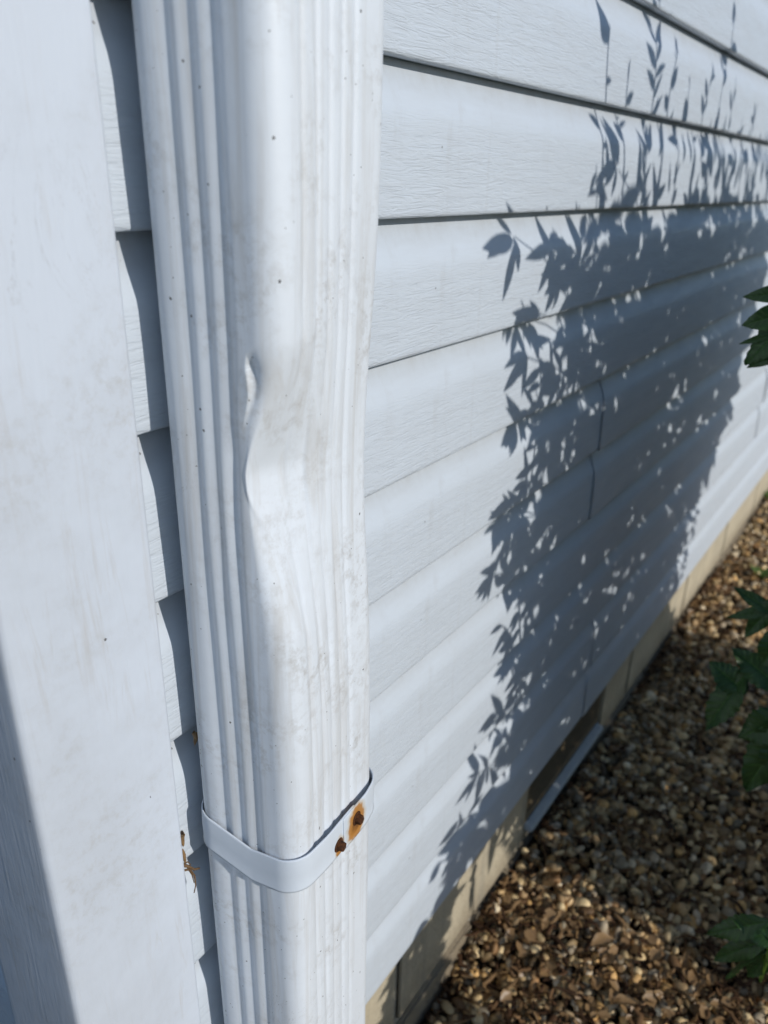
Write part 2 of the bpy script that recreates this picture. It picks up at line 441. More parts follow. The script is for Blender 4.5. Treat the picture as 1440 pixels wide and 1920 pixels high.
bmesh.ops.bevel(bm, geom=bm.edges[:], offset=.002, segments=2, affect='EDGES')
sill_me = bpy.data.meshes.new('sill'); bm.to_mesh(sill_me); bm.free()
obj('sill', sill_me, M_SILL, vent)
for j in range(6):
    z = VZ + .020 + j * .0125
    s_ = obj('louvre', box_mesh('louvre', VX0 - .2 + .012, VX1 - .2 - .012, .0015, .0044, z, z + .003), M_VENT, vent)

# ------------------------------------------------------------------ downspout
W_, DEP, RAD = .100, .080, .014
PCX, PCY, PTH = .934 * D, .8636 * D - D, math.radians(6)
ZTOP, ZBOT = 2.62, -.06
def smooth(x, a, b):
    t_ = np.clip((x - a) / (b - a), 0, 1); return t_ * t_ * (3 - 2 * t_)
def pipe_outline(na_left=120, nc=46, nf=150):
    hw, hd = W_ / 2, DEP / 2
    P = []; N = []
    def seg(p, q, n, nor):
        for t_ in np.linspace(0, 1, n, endpoint=False): P.append((p[0] + (q[0] - p[0]) * t_, p[1] + (q[1] - p[1]) * t_)); N.append(nor)
    def arc(cx, cy, a0, a1, n):
        for t_ in np.linspace(a0, a1, n, endpoint=False): P.append((cx + RAD * math.cos(t_), cy + RAD * math.sin(t_))); N.append((math.cos(t_), math.sin(t_)))
    arc(-hw + RAD, hd - RAD, math.pi / 2, math.pi, 14)
    seg((-hw, hd - RAD), (-hw, -hd + RAD), na_left, (-1, 0)); iL = len(P)
    arc(-hw + RAD, -hd + RAD, math.pi, 1.5 * math.pi, nc); iC = iL + nc // 2
    seg((-hw + RAD, -hd), (hw - RAD, -hd), nf, (0, -1))
    arc(hw - RAD, -hd + RAD, 1.5 * math.pi, 2 * math.pi, 20)
    seg((hw, -hd + RAD), (hw, hd - RAD), 40, (1, 0))
    arc(hw - RAD, hd - RAD, 0, .5 * math.pi, 10)
    seg((hw - RAD, hd), (-hw + RAD, hd), 20, (0, 1))
    P = np.array(P); N = np.array(N)
    s = np.r_[0, np.cumsum(np.linalg.norm(np.diff(P, axis=0), axis=1))]
    return P, N, (s - s[iC]) * 1000
OP, ON, OA = pipe_outline()
def groove(a, c, w_up, w_dn):
    """unit deep at c; gentle on the rear side, steep on the front side"""
    d = a - c
    return np.where(d < 0, np.exp(-(d / w_up) ** 2), np.exp(-(d / w_dn) ** 2))
def corrug(A):
    """profile of the corrugation in mm (inwards)"""
    depth = np.zeros_like(A)
    for c in (-51.0, -38.5, -26.0): depth += 1.7 * groove(A, c, 5.4, 3.2)
    for c in (19.0, 30.5, 41.0, 51.5, 62.0): depth += 1.0 * groove(A, c, 2.4, 1.6)
    for c in (110, 122, 134): depth += 2.0 * groove(A, c, 3, 3)
    return depth
def dist_poly(a, z, pts):
    """distance, and the signed side, of points (a,z) to a polyline of mm"""
    best = np.full(a.shape, 1e9); side = np.zeros(a.shape); par = np.zeros(a.shape)
    n = len(pts) - 1
    for i in range(n):
        (a0, z0), (a1, z1) = pts[i], pts[i + 1]
        dx, dz = a1 - a0, z1 - z0; L2 = dx * dx + dz * dz
        t_ = np.clip(((a - a0) * dx + (z - z0) * dz) / L2, 0, 1)
        px, pz = a0 + t_ * dx, z0 + t_ * dz
        d = np.hypot(a - px, z - pz); sd = np.sign((a - px) * (-dz) - (z - pz) * (-dx))
        m_ = d < best; best = np.where(m_, d, best); side = np.where(m_, sd, side); par = np.where(m_, (i + t_) / n, par)
    return best, side, par
def build_pipe():
    zs = np.concatenate([np.linspace(ZBOT, .50, 14, endpoint=False), np.arange(.50, .74, .008), np.arange(.74, .95, .0014), np.linspace(.95, 1.2, 30, endpoint=False), np.linspace(1.2, ZTOP, 14)])
    Zm = zs * 1000
    A, Z = np.meshgrid(OA, Zm)
    PX = np.repeat(OP[None, :, 0], len(zs), 0) * 1000; PY = np.repeat(OP[None, :, 1], len(zs), 0) * 1000
    NX = np.repeat(ON[None, :, 0], len(zs), 0); NY = np.repeat(ON[None, :, 1], len(zs), 0)
    front = (A > -66) & (A < 108)
    # crushed: the front-left corner is pushed in and the front pulled back with it
    zt = np.abs(Z - 850) / np.where(Z > 850, 66, 96); tent = np.clip(1.02 - np.sqrt(zt * zt + .006), 0, 1) ** 1.25
    big = tent * np.where(A < 6, np.exp(-((A - 6) / 19) ** 2), np.exp(-((A - 6) / 30) ** 2)) * front
    wide = np.exp(-((Z - 830) / 95) ** 2)
    flat = np.exp(-((Z - 845) / 60) ** 2) * np.exp(-((A - 0) / 30) ** 2)
    cor = corrug(A) * (1 - .40 * flat)
    inward = cor + 0.0
    # fold: a sharp-lipped crease, hooked at the top
    crease = [(-19.5, 907), (-15.0, 903), (-12.5, 893), (-15.5, 880), (-22.5, 866), (-30.0, 848), (-36.5, 828), (-43, 803), (-47, 780)]
    for _ in range(3):
        q_ = [crease[0]]
        for (p0, p1) in zip(crease[:-1], crease[1:]): q_ += [(.75 * p0[0] + .25 * p1[0], .75 * p0[1] + .25 * p1[1]), (.25 * p0[0] + .75 * p1[0], .25 * p0[1] + .75 * p1[1])]
        crease = q_ + [crease[-1]]
    d, sd, par = dist_poly(A, Z, crease)
    amp = smooth(par, 0, .17) * (1 - smooth(par, .16, .46)) * front
    sx = d * sd          # positive on the right hand (front) side
    if True:
        right = A > np.interp(Z, [780, 803, 828, 848, 866, 880, 893, 907], [-47, -43, -36.5, -30, -22.5, -15.5, -12.5, -15])
        sg = np.where(right, d, -d)
    sp_ = np.clip(sg, 0, None)
    valley = np.where(sg > 0, (1 - np.exp(-(sp_ / 2.5) ** 1.3)) * np.exp(-(sp_ / 8.5) ** 2), 0); lip = np.where(sg < 0, np.exp(-(sg / 4.0) ** 2), np.exp(-(sg / 1.3) ** 2))
    inward += amp * (4.6 * valley - .35 * lip)
    # second soft ridge turning into a crisp shoulder on the front face
    ridge = [(3, 900), (-3, 876), (-9, 852), (-8, 842), (2, 824), (5, 800)]
    d2, _, p2 = dist_poly(A, Z, ridge)
    inward += front * smooth(p2, 0, .3) * (1 - smooth(p2, .7, 1.0)) * (-1.0 * np.exp(-(d2 / 3.5) ** 2))
    d3, _, p3 = dist_poly(A, Z, [(-17, 880), (-24, 858), (-27, 830), (-28, 800), (-28, 770)])
    inward += front * 1.0 * np.exp(-(d3 / 6.5) ** 2) * smooth(p3, 0, .25) * (1 - smooth(p3, .5, 1))
    hollow = np.exp(-(((A - 14) / 15) ** 2 + ((Z - 858) / 30) ** 2)) * front
    inward += 0.0 * hollow
    inward += front * wide * 1.2 * np.exp(-((A - 75) / 35) ** 2)
    inward += front * .5 * np.sin(Z / 41 + A / 19) * np.exp(-((Z - 840) / 160) ** 2)
    X = PX - NX * inward; Y = PY - NY * inward
    X = X + 2.0 * big; Y = Y + 17.0 * big
    Y = Y + wide * 4.5 * np.clip((20 - PY) / 60, 0, 1) 
    X = X - wide * 4.0 * np.clip((PX + 0) / 51, 0, 1)
    # slight bow and twist along its length
    X += .6 * np.sin(Z / 260 + 1.0); Y += .5 * np.sin(Z / 310)
    c, s = math.cos(PTH), math.sin(PTH)
    V = np.stack([(X * c - Y * s) / 1000, (X * s + Y * c) / 1000, Z / 1000], -1).reshape(-1, 3)
    nu = len(OA)
    me = mesh_np('pipe', V, grid_faces(nu, len(zs), wrap=True))
    return me
spout = empty('downspout', (PCX, PCY, 0))
tag(spout, 'dented white corrugated metal downspout strapped to the wall', 'downspout')
pipe = obj('pipe', build_pipe(), M_PIPE, spout)
pipe['label'] = 'white corrugated pipe with a deep crease crushed into its front corner'

def band(name, a0, a1, z0, z1, off, mat, th=.0009, tilt=None, n=90, flare=None):
    """a strip of sheet following the pipe between arc positions a0..a1 (mm)"""
    a = np.linspace(a0, a1, n)
    px = np.interp(a, OA, OP[:, 0]); py = np.interp(a, OA, OP[:, 1]); nx = np.interp(a, OA, ON[:, 0]); ny = np.interp(a, OA, ON[:, 1])
    L = np.hypot(nx, ny); nx /= L; ny /= L
    offs = off + (flare(a) if flare else 0) * np.ones_like(a)
    tz = tilt(a) if tilt else np.zeros_like(a)
    zl = [z0, z0 + .0012, (z0 + z1) / 2, z1 - .0012, z1]; curl = [.0004, 0, .0003, 0, -.0002]
    V = []; c, s = math.cos(PTH), math.sin(PTH)
    for layer in (0, 1):
        for zi, cu in zip(zl, curl):
            for k in range(n):
                o_ = offs[k] + cu - layer * th
                x, y = px[k] + nx[k] * o_, py[k] + ny[k] * o_
                V.append((x * c - y * s, x * s + y * c, zi + tz[k]))
    F = []; nv = len(zl); S = nv * n
    for j in range(nv - 1):
        for k in range(n - 1):
            q = (j * n + k, j * n + k + 1, (j + 1) * n + k + 1, (j + 1) * n + k); F.append(q); F.append(tuple(v + S for v in q[::-1]))
    for k in range(n - 1):
        F.append((k, S + k, S + k + 1, k + 1)); t_ = (nv - 1) * n
        F.append((t_ + k, t_ + k + 1, S + t_ + k + 1, S + t_ + k))
    for j in range(nv - 1):
        F.append((j * n, (j + 1) * n, S + (j + 1) * n, S + j * n)); e = n - 1
        F.append((j * n + e, S + j * n + e, S + (j + 1) * n + e, (j + 1) * n + e))
    me = mesh_of(name, V, F); me.shade_smooth()
    o = obj(name, me, mat, spout); return o
def surf(a, z, off=0.0):
    c, s = math.cos(PTH), math.sin(PTH)
    px = np.interp(a, OA, OP[:, 0]); py = np.interp(a, OA, OP[:, 1]); nx = np.interp(a, OA, ON[:, 0]); ny = np.interp(a, OA, ON[:, 1])
    x, y = px + nx * off, py + ny * off
    return Vector((x * c - y * s, x * s + y * c, z)), Vector((nx * c - ny * s, nx * s + ny * c, 0)).normalized()
tilt = lambda a: np.interp(a, [-80, -63, -31, -3, 20, 50, 102], [.008, .006, -.002, .0012, .0015, .0008, -.002])
fl = lambda a: .0008 + .0022 * smooth(a, 2, 30)
s1 = surf(59.0, .588, .004)[0]; s2 = surf(39.0, .584, .003)[0]
M_RUST = rust_material([(tuple(s1), .0108, .0140, -.003), (tuple(s2), .0046, .0085, -.004)])
strap_a = band('strap', -86, 58, .5735, .6000, .0016, M_RUST, tilt=tilt, flare=fl)
strap_b = band('strap', 43, 128, .5725, .5995, .0030, M_RUST, tilt=tilt, flare=lambda a: .0024 - .0026 * smooth(a, 70, 92))
def screw(a, z, off, parent, rot):
    bm = bmesh.new()
    bmesh.ops.create_cone(bm, cap_ends=True, segments=20, radius1=.0052, radius2=.0049, depth=.0009)
    bmesh.ops.translate(bm, verts=bm.verts[:], vec=(0, 0, .0004))
    r = bmesh.ops.create_cone(bm, cap_ends=True, segments=6, radius1=.0038, radius2=.0033, depth=.0042)
    bmesh.ops.translate(bm, verts=r['verts'], vec=(0, 0, .0026))
    bmesh.ops.bevel(bm, geom=bm.edges[:], offset=.00035, segments=1, affect='EDGES')
    me = bpy.data.meshes.new('screw'); bm.to_mesh(me); bm.free()
    o = obj('screw', me, M_SCREW, parent)
    p, nrm = surf(a, z, off)
    o.matrix_local = Matrix.Translation(p) @ nrm.to_track_quat('Z', 'Y').to_matrix().to_4x4() @ Matrix.Rotation(rot, 4, 'Z')
    return o
screw(59.2, .5885, .0054, strap_b, .3); screw(37.5, .5835, .0046, strap_a, .8)

# ------------------------------------------------------------------ leaves and plants
def leaf_template(nl=8, fold=.22, droop=.28):
    """unit leaf along +x, width along y, z up; pointed lance shape"""
    V = []; F = []
    for i in range(nl + 1):
        t_ = i / nl
        wdt = (math.sin(math.pi * t_ ** .8) ** .9) * .5 if 0 < t_ < 1 else .02
        zc = -droop * t_ * t_
        for s in (-1, -.5, 0, .5, 1): V.append((t_, s * wdt, zc + fold * abs(s) * wdt))
    for i in range(nl):
        for k in range(4): F.append((i * 5 + k, (i + 1) * 5 + k, (i + 1) * 5 + k + 1, i * 5 + k + 1))
    return np.array(V), np.array(F)
LT, LF = leaf_template(6)
def leaf_batch(base, dirs, ups, lens, wids, droops):
    """joined leaves; all arrays of n"""
    n = len(base)
    d = dirs / np.linalg.norm(dirs, axis=1, keepdims=True)
    side = np.cross(ups, d); side /= np.linalg.norm(side, axis=1, keepdims=True) + 1e-9
    up = np.cross(d, side)
    T = LT[None].repeat(n, 0)
    zz = T[:, :, 2] - (droops[:, None] - .28) * T[:, :, 0] ** 2
    V = base[:, None, :] + d[:, None, :] * (T[:, :, 0:1] * lens[:, None, None]) + side[:, None, :] * (T[:, :, 1:2] * wids[:, None, None]) + up[:, None, :] * (zz[:, :, None] * lens[:, None, None])
    F = LF[None] + (np.arange(n) * len(LT))[:, None, None]
    return V.reshape(-1, 3), F.reshape(-1, 4)
def cast_from(Xw, Zw, d):
    """the point a distance d out from the siding whose shadow falls at wall position Xw, Zw"""
    return np.array([Xw - SUN_S * d, -d, Zw + TAN_D * d])
# outline of the thicket as its shade reads on the wall, in wall metres
LB = np.array([(2.62, .60), (2.56, .25), (2.50, .02), (2.28, -.10), (2.30, -.25), (2.10, -.36), (2.14, -.50), (2.22, -.60), (2.18, -.78), (2.14, -.92), (2.08, -1.1), (2.08, -1.25), (2.18, -1.47), (2.28, -1.72), (2.24, -1.95), (2.08, -2.09), (1.97, -2.21), (1.95, -2.45), (2.15, -2.58), (2.62, -2.70), (2.78, -2.85), (2.62, -3.05), (2.56, -3.15), (2.62, -3.5)])
RB = np.array([(4.9, .5), (5.9, -.3), (5.75, -.75), (5.65, -1.4), (5.25, -1.75), (4.95, -2.0), (4.85, -2.4), (4.95, -2.6), (5.3, -3.0), (5.5, -3.5)])
def left_x(z): return np.interp(-z, -LB[:, 1], LB[:, 0])
def right_x(z): return np.interp(-z, -RB[:, 1], RB[:, 0])

plants = []
pl_bases = [(2.35, .50), (2.75, .62), (3.15, .48), (3.6, .70), (4.05, .55), (4.5, .66), (4.95, .52), (5.35, .6)]
pl_labels = ['tall leafy garden plant whose leaves shade the siding nearest the downspout', 'tall leafy garden plant second from the downspout in the bed',
             'tall leafy garden plant third from the downspout in the bed', 'tall leafy garden plant fourth from the downspout in the bed',
             'tall leafy garden plant fifth from the downspout in the bed', 'tall leafy garden plant sixth from the downspout in the bed',
             'tall leafy garden plant next to the last one along the wall', 'tall leafy garden plant farthest along the wall']
acc = []
for i, (bx, dd) in enumerate(pl_bases):
    r_ = empty('garden_plant', (bx * D - SUN_S * dd, -dd, 0)); tag(r_, pl_labels[i], 'plant', 'tall plants in the gravel bed outside the wall')
    plants.append(r_); acc.append(dict(B=[], Dr=[], U=[], L=[], W=[], Dp=[]))
def add_leaf(pi, base, dr, ln, wd, up=(0, -.9, .5), dp=.28):
    a = acc[pi]; u = np.array(up) + rng.normal(0, .22, 3)
    a['B'].append(base); a['Dr'].append(dr); a['U'].append(u); a['L'].append(ln); a['W'].append(wd); a['Dp'].append(dp)
def stem(pi, pts, r0=.0035, r1=.0012):
    P = np.array(pts); base = np.array(plants[pi].location)
    n = max(6, len(P) * 3); t0 = np.linspace(0, 1, len(P)); tt = np.linspace(0, 1, n)
    Q = np.stack([np.interp(tt, t0, P[:, k]) for k in range(3)], 1)
    for _ in range(2): Q[1:-1] = (Q[:-2] + 2 * Q[1:-1] + Q[2:]) / 4
    Q[1:, 0] += .005 * np.sin(np.linspace(0, rng.uniform(5, 14), n - 1) + rng.uniform(0, 6)) * np.linspace(0, 1, n - 1)
    obj('stem', tube_mesh('stem', Q - base, np.linspace(r0, r1, n), 6), M_STEM, plants[pi]); return Q
def plant_of(Xw): return int(np.argmin([abs(Xw - b[0]) for b in pl_bases]))
# (shade polyline on the wall in units of D, distance out, style)
traced = [
    ([(2.75, -2.9), (2.45, -1.9), (2.30, -1.2), (2.35, -.75), (2.30, -.5), (2.12, -.32)], .40, 'lance'),
    ([(2.8, -2.9), (2.6, -1.6), (2.35, -1.05), (2.2, -1.0), (2.12, -1.22)], .44, 'lance'),
    ([(2.9, -2.9), (2.55, -2.2), (2.35, -1.75), (2.3, -1.55), (2.20, -1.45)], .42, 'lance'),
    ([(3.0, -2.9), (2.7, -1.2), (2.5, -.4), (2.36, -.12)], .46, 'lance'),
    ([(2.9, -2.9), (2.62, -1.4), (2.42, -.8), (2.28, -.62)], .50, 'lance'),
    ([(2.9, -2.9), (2.6, -1.9), (2.42, -1.4), (2.20, -1.12)], .55, 'lance'),
    ([(3.1, -3.0), (2.6, -2.3), (2.28, -2.0), (2.22, -1.8)], .50, 'lance'),
    ([(3.1, -3.0), (2.6, -2.5), (2.15, -2.3), (1.98, -2.18)], .56, 'lance'),
    ([(3.1, -3.0), (2.5, -2.5), (2.05, -2.4), (1.88, -2.3)], .58, 'lance'),
    ([(3.0, -2.9), (2.75, -.9), (2.55, -.35), (2.40, -.15)], .44, 'lance'),
    ([(3.1, -2.9), (2.85, -.9), (2.70, -.35), (2.58, .05)], .50, 'lance'),
    ([(3.0, -2.9), (2.8, -1.0), (2.66, -.1), (2.60, .2), (2.585, .43)], .42, 'spike'),
    ([(3.1, -2.9), (3.0, -1.0), (2.86, -.05), (2.80, .2), (2.76, .36)], .47, 'spike'),
    ([(3.2, -2.9), (3.15, -1.0), (3.08, .0), (3.03, .3), (2.99, .55)], .44, 'lance_up'),
    ([(3.3, -2.9), (3.3, -1.0), (3.25, .1), (3.22, .3), (3.25, .5)], .52, 'spike'),
    ([(3.5, -2.9), (3.5, -1.0), (3.45, .0), (3.46, .36)], .46, 'spike'),
    ([(3.6, -2.9), (3.7, -1.0), (3.68, .1), (3.76, .47)], .50, 'spike'),
    ([(3.9, -2.9), (3.9, -1.0), (3.92, .1), (3.96, .66)], .45, 'spike'),
    ([(4.0, -2.9), (4.1, -1.0), (4.12, .0), (4.18, .45)], .55, 'spike'),
    ([(4.2, -2.9), (4.3, -1.0), (4.4, .0), (4.4, .30)], .48, 'spike'),
    ([(4.4, -2.9), (4.5, -1.0), (4.6, .0), (4.66, .38)], .52, 'spike'),
    ([(4.5, -2.9), (4.8, -1.0), (4.9, .0), (4.95, .2)], .50, 'lance_up'),
    ([(4.6, -2.9), (5.1, -1.0), (5.3, -.1), (5.3, .15)], .56, 'spike'),
    ([(4.6, -2.9), (5.3, -1.4), (5.6, -.5), (5.7, -.25)], .52, 'lance'),
]
for poly, dd, style in traced:
    pts = [cast_from(x * D, ZC + z * D, dd) for x, z in poly]
    pts[0][2] = max(.0, 0)
    pi = plant_of(poly[0][0])
    Q = stem(pi, pts)
    n = len(Q)
    seglen = np.r_[0, np.cumsum(np.linalg.norm(np.diff(Q, axis=0), axis=1))]
    tot = seglen[-1]; step = .011 if style != 'spike' else .014
    for q in np.arange(tot * .35, tot, step):
        q = min(tot, q + rng.normal(0, step * .8))
        if style == 'spike' and q > .7 * tot and rng.random() < .25: continue
        p = np.array([np.interp(q, seglen, Q[:, k]) for k in range(3)])
        fr = q / tot; sgn = 1 if int(q / step) % 2 else -1
        if style == 'spike' and fr > .72:
            ln = rng.choice([.014, .022, .034, .048]) * rng.uniform(.8, 1.2) * (1.4 - fr * .6); wd = ln * rng.uniform(.2, .62)
            dr = np.array([rng.choice([-1, 1]) * rng.uniform(.1, 1.0), rng.uniform(-.5, .5), rng.uniform(.1, 1.1)]); dp = rng.uniform(-.1, .5)
        elif style == 'lance_up' and fr > .6:
            ln = rng.uniform(.025, .048); wd = ln * rng.uniform(.2, .32)
            dr = np.array([sgn * rng.uniform(.3, .8), rng.uniform(-.4, .3), rng.uniform(.4, 1.0)]); dp = .3
        else:
            ln = rng.uniform(.030, .055) * (1 - .2 * fr); wd = ln * rng.uniform(.24, .38)
            dr = np.array([sgn * rng.uniform(.5, 1.0) - .15, rng.uniform(-.5, .35), rng.uniform(-.9, .35)]); dp = .4
        add_leaf(pi, p, dr, ln, wd, dp=dp)
# fans of hanging leaves along the side nearest the downspout
for i, (x, z) in enumerate(LB[4:17]):
    for rep in range(3):
        xx = x + .02 + .19 * rep + rng.normal(0, .05); zz = z + .05 + rng.normal(0, .09); dd = rng.uniform(.38, .46) if z > -1.5 else rng.uniform(.48, .58)
        node = cast_from(xx * D, ZC + zz * D, dd); pi = plant_of(xx)
        inner = cast_from((xx + .45) * D, ZC + (zz - .25) * D, dd + .05)
        stem(pi, [inner, (inner + node) / 2 + np.array([0, 0, .012]), node], .0016, .0008)
        nl_ = rng.integers(4, 7)
        for j in range(nl_):
            an = math.radians(rng.uniform(-20, 20) + 115 + 150 * j / (nl_ - 1)); ln = rng.uniform(.028, .062)
            add_leaf(pi, node + rng.normal(0, .003, 3), np.array([math.cos(an), rng.uniform(-.3, .2), math.sin(an) - .25]), ln, ln * rng.uniform(.22, .34), dp=rng.uniform(.15, .5))
# the body of the thicket: leaves on short side shoots
NB = 4600; made = 0
while made < NB:
    z = rng.uniform(-3.5, .02); x = rng.uniform(1.9, 5.95)
    top = -.02 - .35 * max(0, (2.85 - x))
    edge_in = x - left_x(z)
    clump = math.sin(x * 9.1 + 2.0 * math.sin(z * 5.3)) * math.sin(z * 7.7 + 1.7 * math.sin(x * 6.1))
    if edge_in < (.10 if z > -2.5 else .24) or x > right_x(z) - .08 or z > top - .2 * rng.random(): continue
    if z > -2.3 and edge_in < .75 and rng.random() > (edge_in - .12) * 1.3 * (1 + .9 * clump): continue
    if clump < -.45 and rng.random() < .75 and z > -2.3: continue
    dd = rng.uniform(.52, 1.0) if z > -1.6 else rng.uniform(.58, 1.3)
    p = cast_from(x * D, ZC + z * D, dd)
    if p[2] < .03: continue
    qx, qy = proj(p)
    if qx < 1510 and -80 < qy < 2000: continue
    pi = plant_of(x)
    ln = rng.uniform(.045, .085); wd = ln * rng.uniform(.28, .45)
    az_ = rng.uniform(0, 6.283)
    add_leaf(pi, p, np.array([math.cos(az_), .7 * math.sin(az_), rng.uniform(-.8, .3)]), ln, wd, dp=rng.uniform(.2, .5))
    made += 1
# upright blades at the top of the thicket
for i in range(110):
    x = 2.58 + 3.0 * rng.random() ** .8; z = rng.uniform(-.30, .16)
    p = cast_from(x * D, ZC + z * D, rng.uniform(.40, .60)); ln = rng.uniform(.03, .065)
    add_leaf(plant_of(x), p, np.array([rng.normal(0, .45), rng.normal(0, .3), 1.0]), ln, ln * rng.uniform(.16, .30), dp=rng.uniform(.0, .35))
for pi, a in enumerate(acc):
    if not a['B']: continue
    base = np.array(plants[pi].location)
    V, F = leaf_batch(np.array(a['B']) - base, np.array(a['Dr']), np.array(a['U']), np.array(a['L']), np.array(a['W']), np.array(a['Dp']))
    fo = obj('foliage', mesh_np('foliage', V, F), M_LEAF, plants[pi]); fo['kind'] = 'stuff'

# low plant whose shade lies on the foundation near the downspout
lp = empty('low_plant', (.62, -.66, float(ground_h(.62, -.66)))); tag(lp, 'low bushy plant shading the foundation just beyond the downspout', 'plant')
B, Dr, U, L, Wd, Dp = [], [], [], [], [], []
while len(B) < 800:
    z = rng.uniform(-3.55, -2.40); x = rng.uniform(1.40, 2.22)
    if z < -2.70 and x > 1.95: continue
    if z > np.interp(x, [1.40, 1.55, 1.65, 1.78, 1.95, 2.1, 2.2], [-2.95, -2.72, -2.58, -2.50, -2.48, -2.75, -3.1]) - abs(rng.normal(0, .05)): continue
    dd = rng.uniform(.56, .86); p = cast_from(x * D, ZC + z * D, dd)
    if p[2] < .01: continue
    qx, qy = proj(p)
    if qx < 1500 and qy < 2000: continue
    aa = rng.uniform(0, 6.28); B.append(p - np.array(lp.location)); Dr.append((math.cos(aa), math.sin(aa), rng.uniform(-.4, .6))); U.append(np.array((0, -.6, .8)) + rng.normal(0, .25, 3))
    l_ = rng.uniform(.022, .05); L.append(l_); Wd.append(l_ * rng.uniform(.35, .55)); Dp.append(rng.uniform(.1, .5))
V, F = leaf_batch(np.array(B), np.array(Dr), np.array(U), np.array(L), np.array(Wd), np.array(Dp))
fo = obj('foliage', mesh_np('foliage', V, F), M_LEAF, lp); fo['kind'] = 'stuff'
for i in range(10):
    tip = Vector(B[i * 50]); obj('stem', tube_mesh('stem', [Vector((tip.x * .2, tip.y * .2, 0)), Vector((tip.x * .5, tip.y * .5, tip.z * .6)), tip], [.002, .0015, .0008], 5), M_STEM, lp)

# leaf sprays that reach into view at the right edge
def one_leaf(parent, tip_px, base_px, x0, wide, droop=.10, fold=.25, mat=M_LEAF, x1=None, toothed=False, twist=0.0):
    tip = Vector(at_x(tip_px, x0)); bs = Vector(at_x(base_px, x0 if x1 is None else x1))
    d = tip - bs; L = d.length; d.normalize()
    view = (Vector(CAM) - bs).normalized()
    side = d.cross(view).normalized(); nrm = side.cross(d).normalized()
    q = Matrix.Rotation(twist, 3, d); side = q @ side; nrm = q @ nrm
    V = []; F = []; nl = 42; cross = (-1, -.8, -.6, -.4, -.2, -.06, 0, .06, .2, .4, .6, .8, 1); nc = len(cross); vein = []
    ph = random.uniform(0, 6)
    for i in range(nl + 1):
        t_ = i / nl
        wd = .5 * wide * max(.03, math.sin(math.pi * min(1, t_ ** .75)) ** .85) * (1 + (.07 * math.sin(t_ * 50) if toothed else .02 * math.sin(t_ * 23 + ph)))
        for s in cross:
            a_ = abs(s)
            wave = .10 * wide * a_ * a_ * math.sin(t_ * 9 + ph + (1.5 if s > 0 else 0)) + .03 * wide * a_ * math.sin((t_ * 9 - a_ * 1.3) * 6.28)
            V.append(bs + d * (L * t_) + side * (s * wd) + nrm * (fold * (a_ ** .8) * wd - .5 * fold * a_ ** 2.2 * wd + wave - droop * L * t_ * t_ + droop * L * t_))
            vein.append(1.0 if a_ < .03 else max(0.0, 1 - abs(((t_ * 9 - a_ * 1.3) % 1) - .5) * 7) * .7)
    for i in range(nl):
        for k in range(nc - 1): F.append((i * nc + k, (i + 1) * nc + k, (i + 1) * nc + k + 1, i * nc + k + 1))
    org = Vector(parent.location)
    me = mesh_of('leaf', [v - org for v in V], F); me.shade_smooth()
    at_ = me.attributes.new('vein', 'FLOAT', 'POINT'); at_.data.foreach_set('value', vein)
    return obj('leaf', me, mat, parent)
def spray(label, stalk_px, x0, leaves, foot):
    root = empty('leafy_plant', foot); tag(root, label, 'plant', 'leafy sprays at the right edge')
    pts = [Vector(at_x(p, x0)) for p in stalk_px]
    low = Vector(foot)
    chain = [low, low.lerp(pts[0], .5) + Vector((0, -.03, .02))] + pts
    obj('stem', tube_mesh('stem', [p - low for p in chain], np.linspace(.003, .001, len(chain)), 6), M_STEM, root)
    for lf in leaves: one_leaf(root, *lf[:2], x0, lf[2], **(lf[3] if len(lf) > 3 else {}))
    return root
spray('dark green pointed leaves reaching in at the upper right edge', [(1560, 760), (1500, 640)], .80,
      [((1392, 557), (1500, 545), .016), ((1390, 610), (1500, 580), .024), ((1398, 685), (1490, 590), .030, dict(twist=.5)), ((1385, 645), (1470, 622), .008), ((1400, 690), (1480, 650), .014), ((1470, 720), (1490, 600), .03)],
      (.95, -.46, 0))
spray('dark green lobed leaves at the right edge above the shaded gravel', [(1560, 1500), (1490, 1300), (1450, 1160)], .86,
      [((1375, 1100), (1452, 1150), .016), ((1362, 1158), (1452, 1142), .013), ((1395, 1195), (1462, 1120), .022), ((1330, 1240), (1400, 1300), .034, dict(toothed=True)), ((1322, 1370), (1400, 1262), .036, dict(toothed=True, twist=.4)),
       ((1372, 1215), (1465, 1290), .034, dict(toothed=True)), ((1385, 1385), (1475, 1340), .040, dict(toothed=True)), ((1398, 1480), (1485, 1350), .050, dict(toothed=True)), ((1425, 1250), (1480, 1180), .034), ((1440, 1470), (1495, 1380), .05)],
      (.93, -.50, 0))
spray('dark green leaves low in the bottom right corner over the gravel', [(1560, 1880), (1500, 1800), (1455, 1770)], .70,
      [((1325, 1752), (1440, 1728), .024, dict(toothed=True)), ((1338, 1800), (1440, 1760), .022), ((1362, 1836), (1445, 1770), .016, dict(twist=.9)), ((1425, 1842), (1440, 1755), .017, dict(mat=M_LEAF2, twist=.7)), ((1375, 1725), (1460, 1770), .022), ((1400, 1830), (1450, 1780), .022)],
      (.76, -.50, 0))

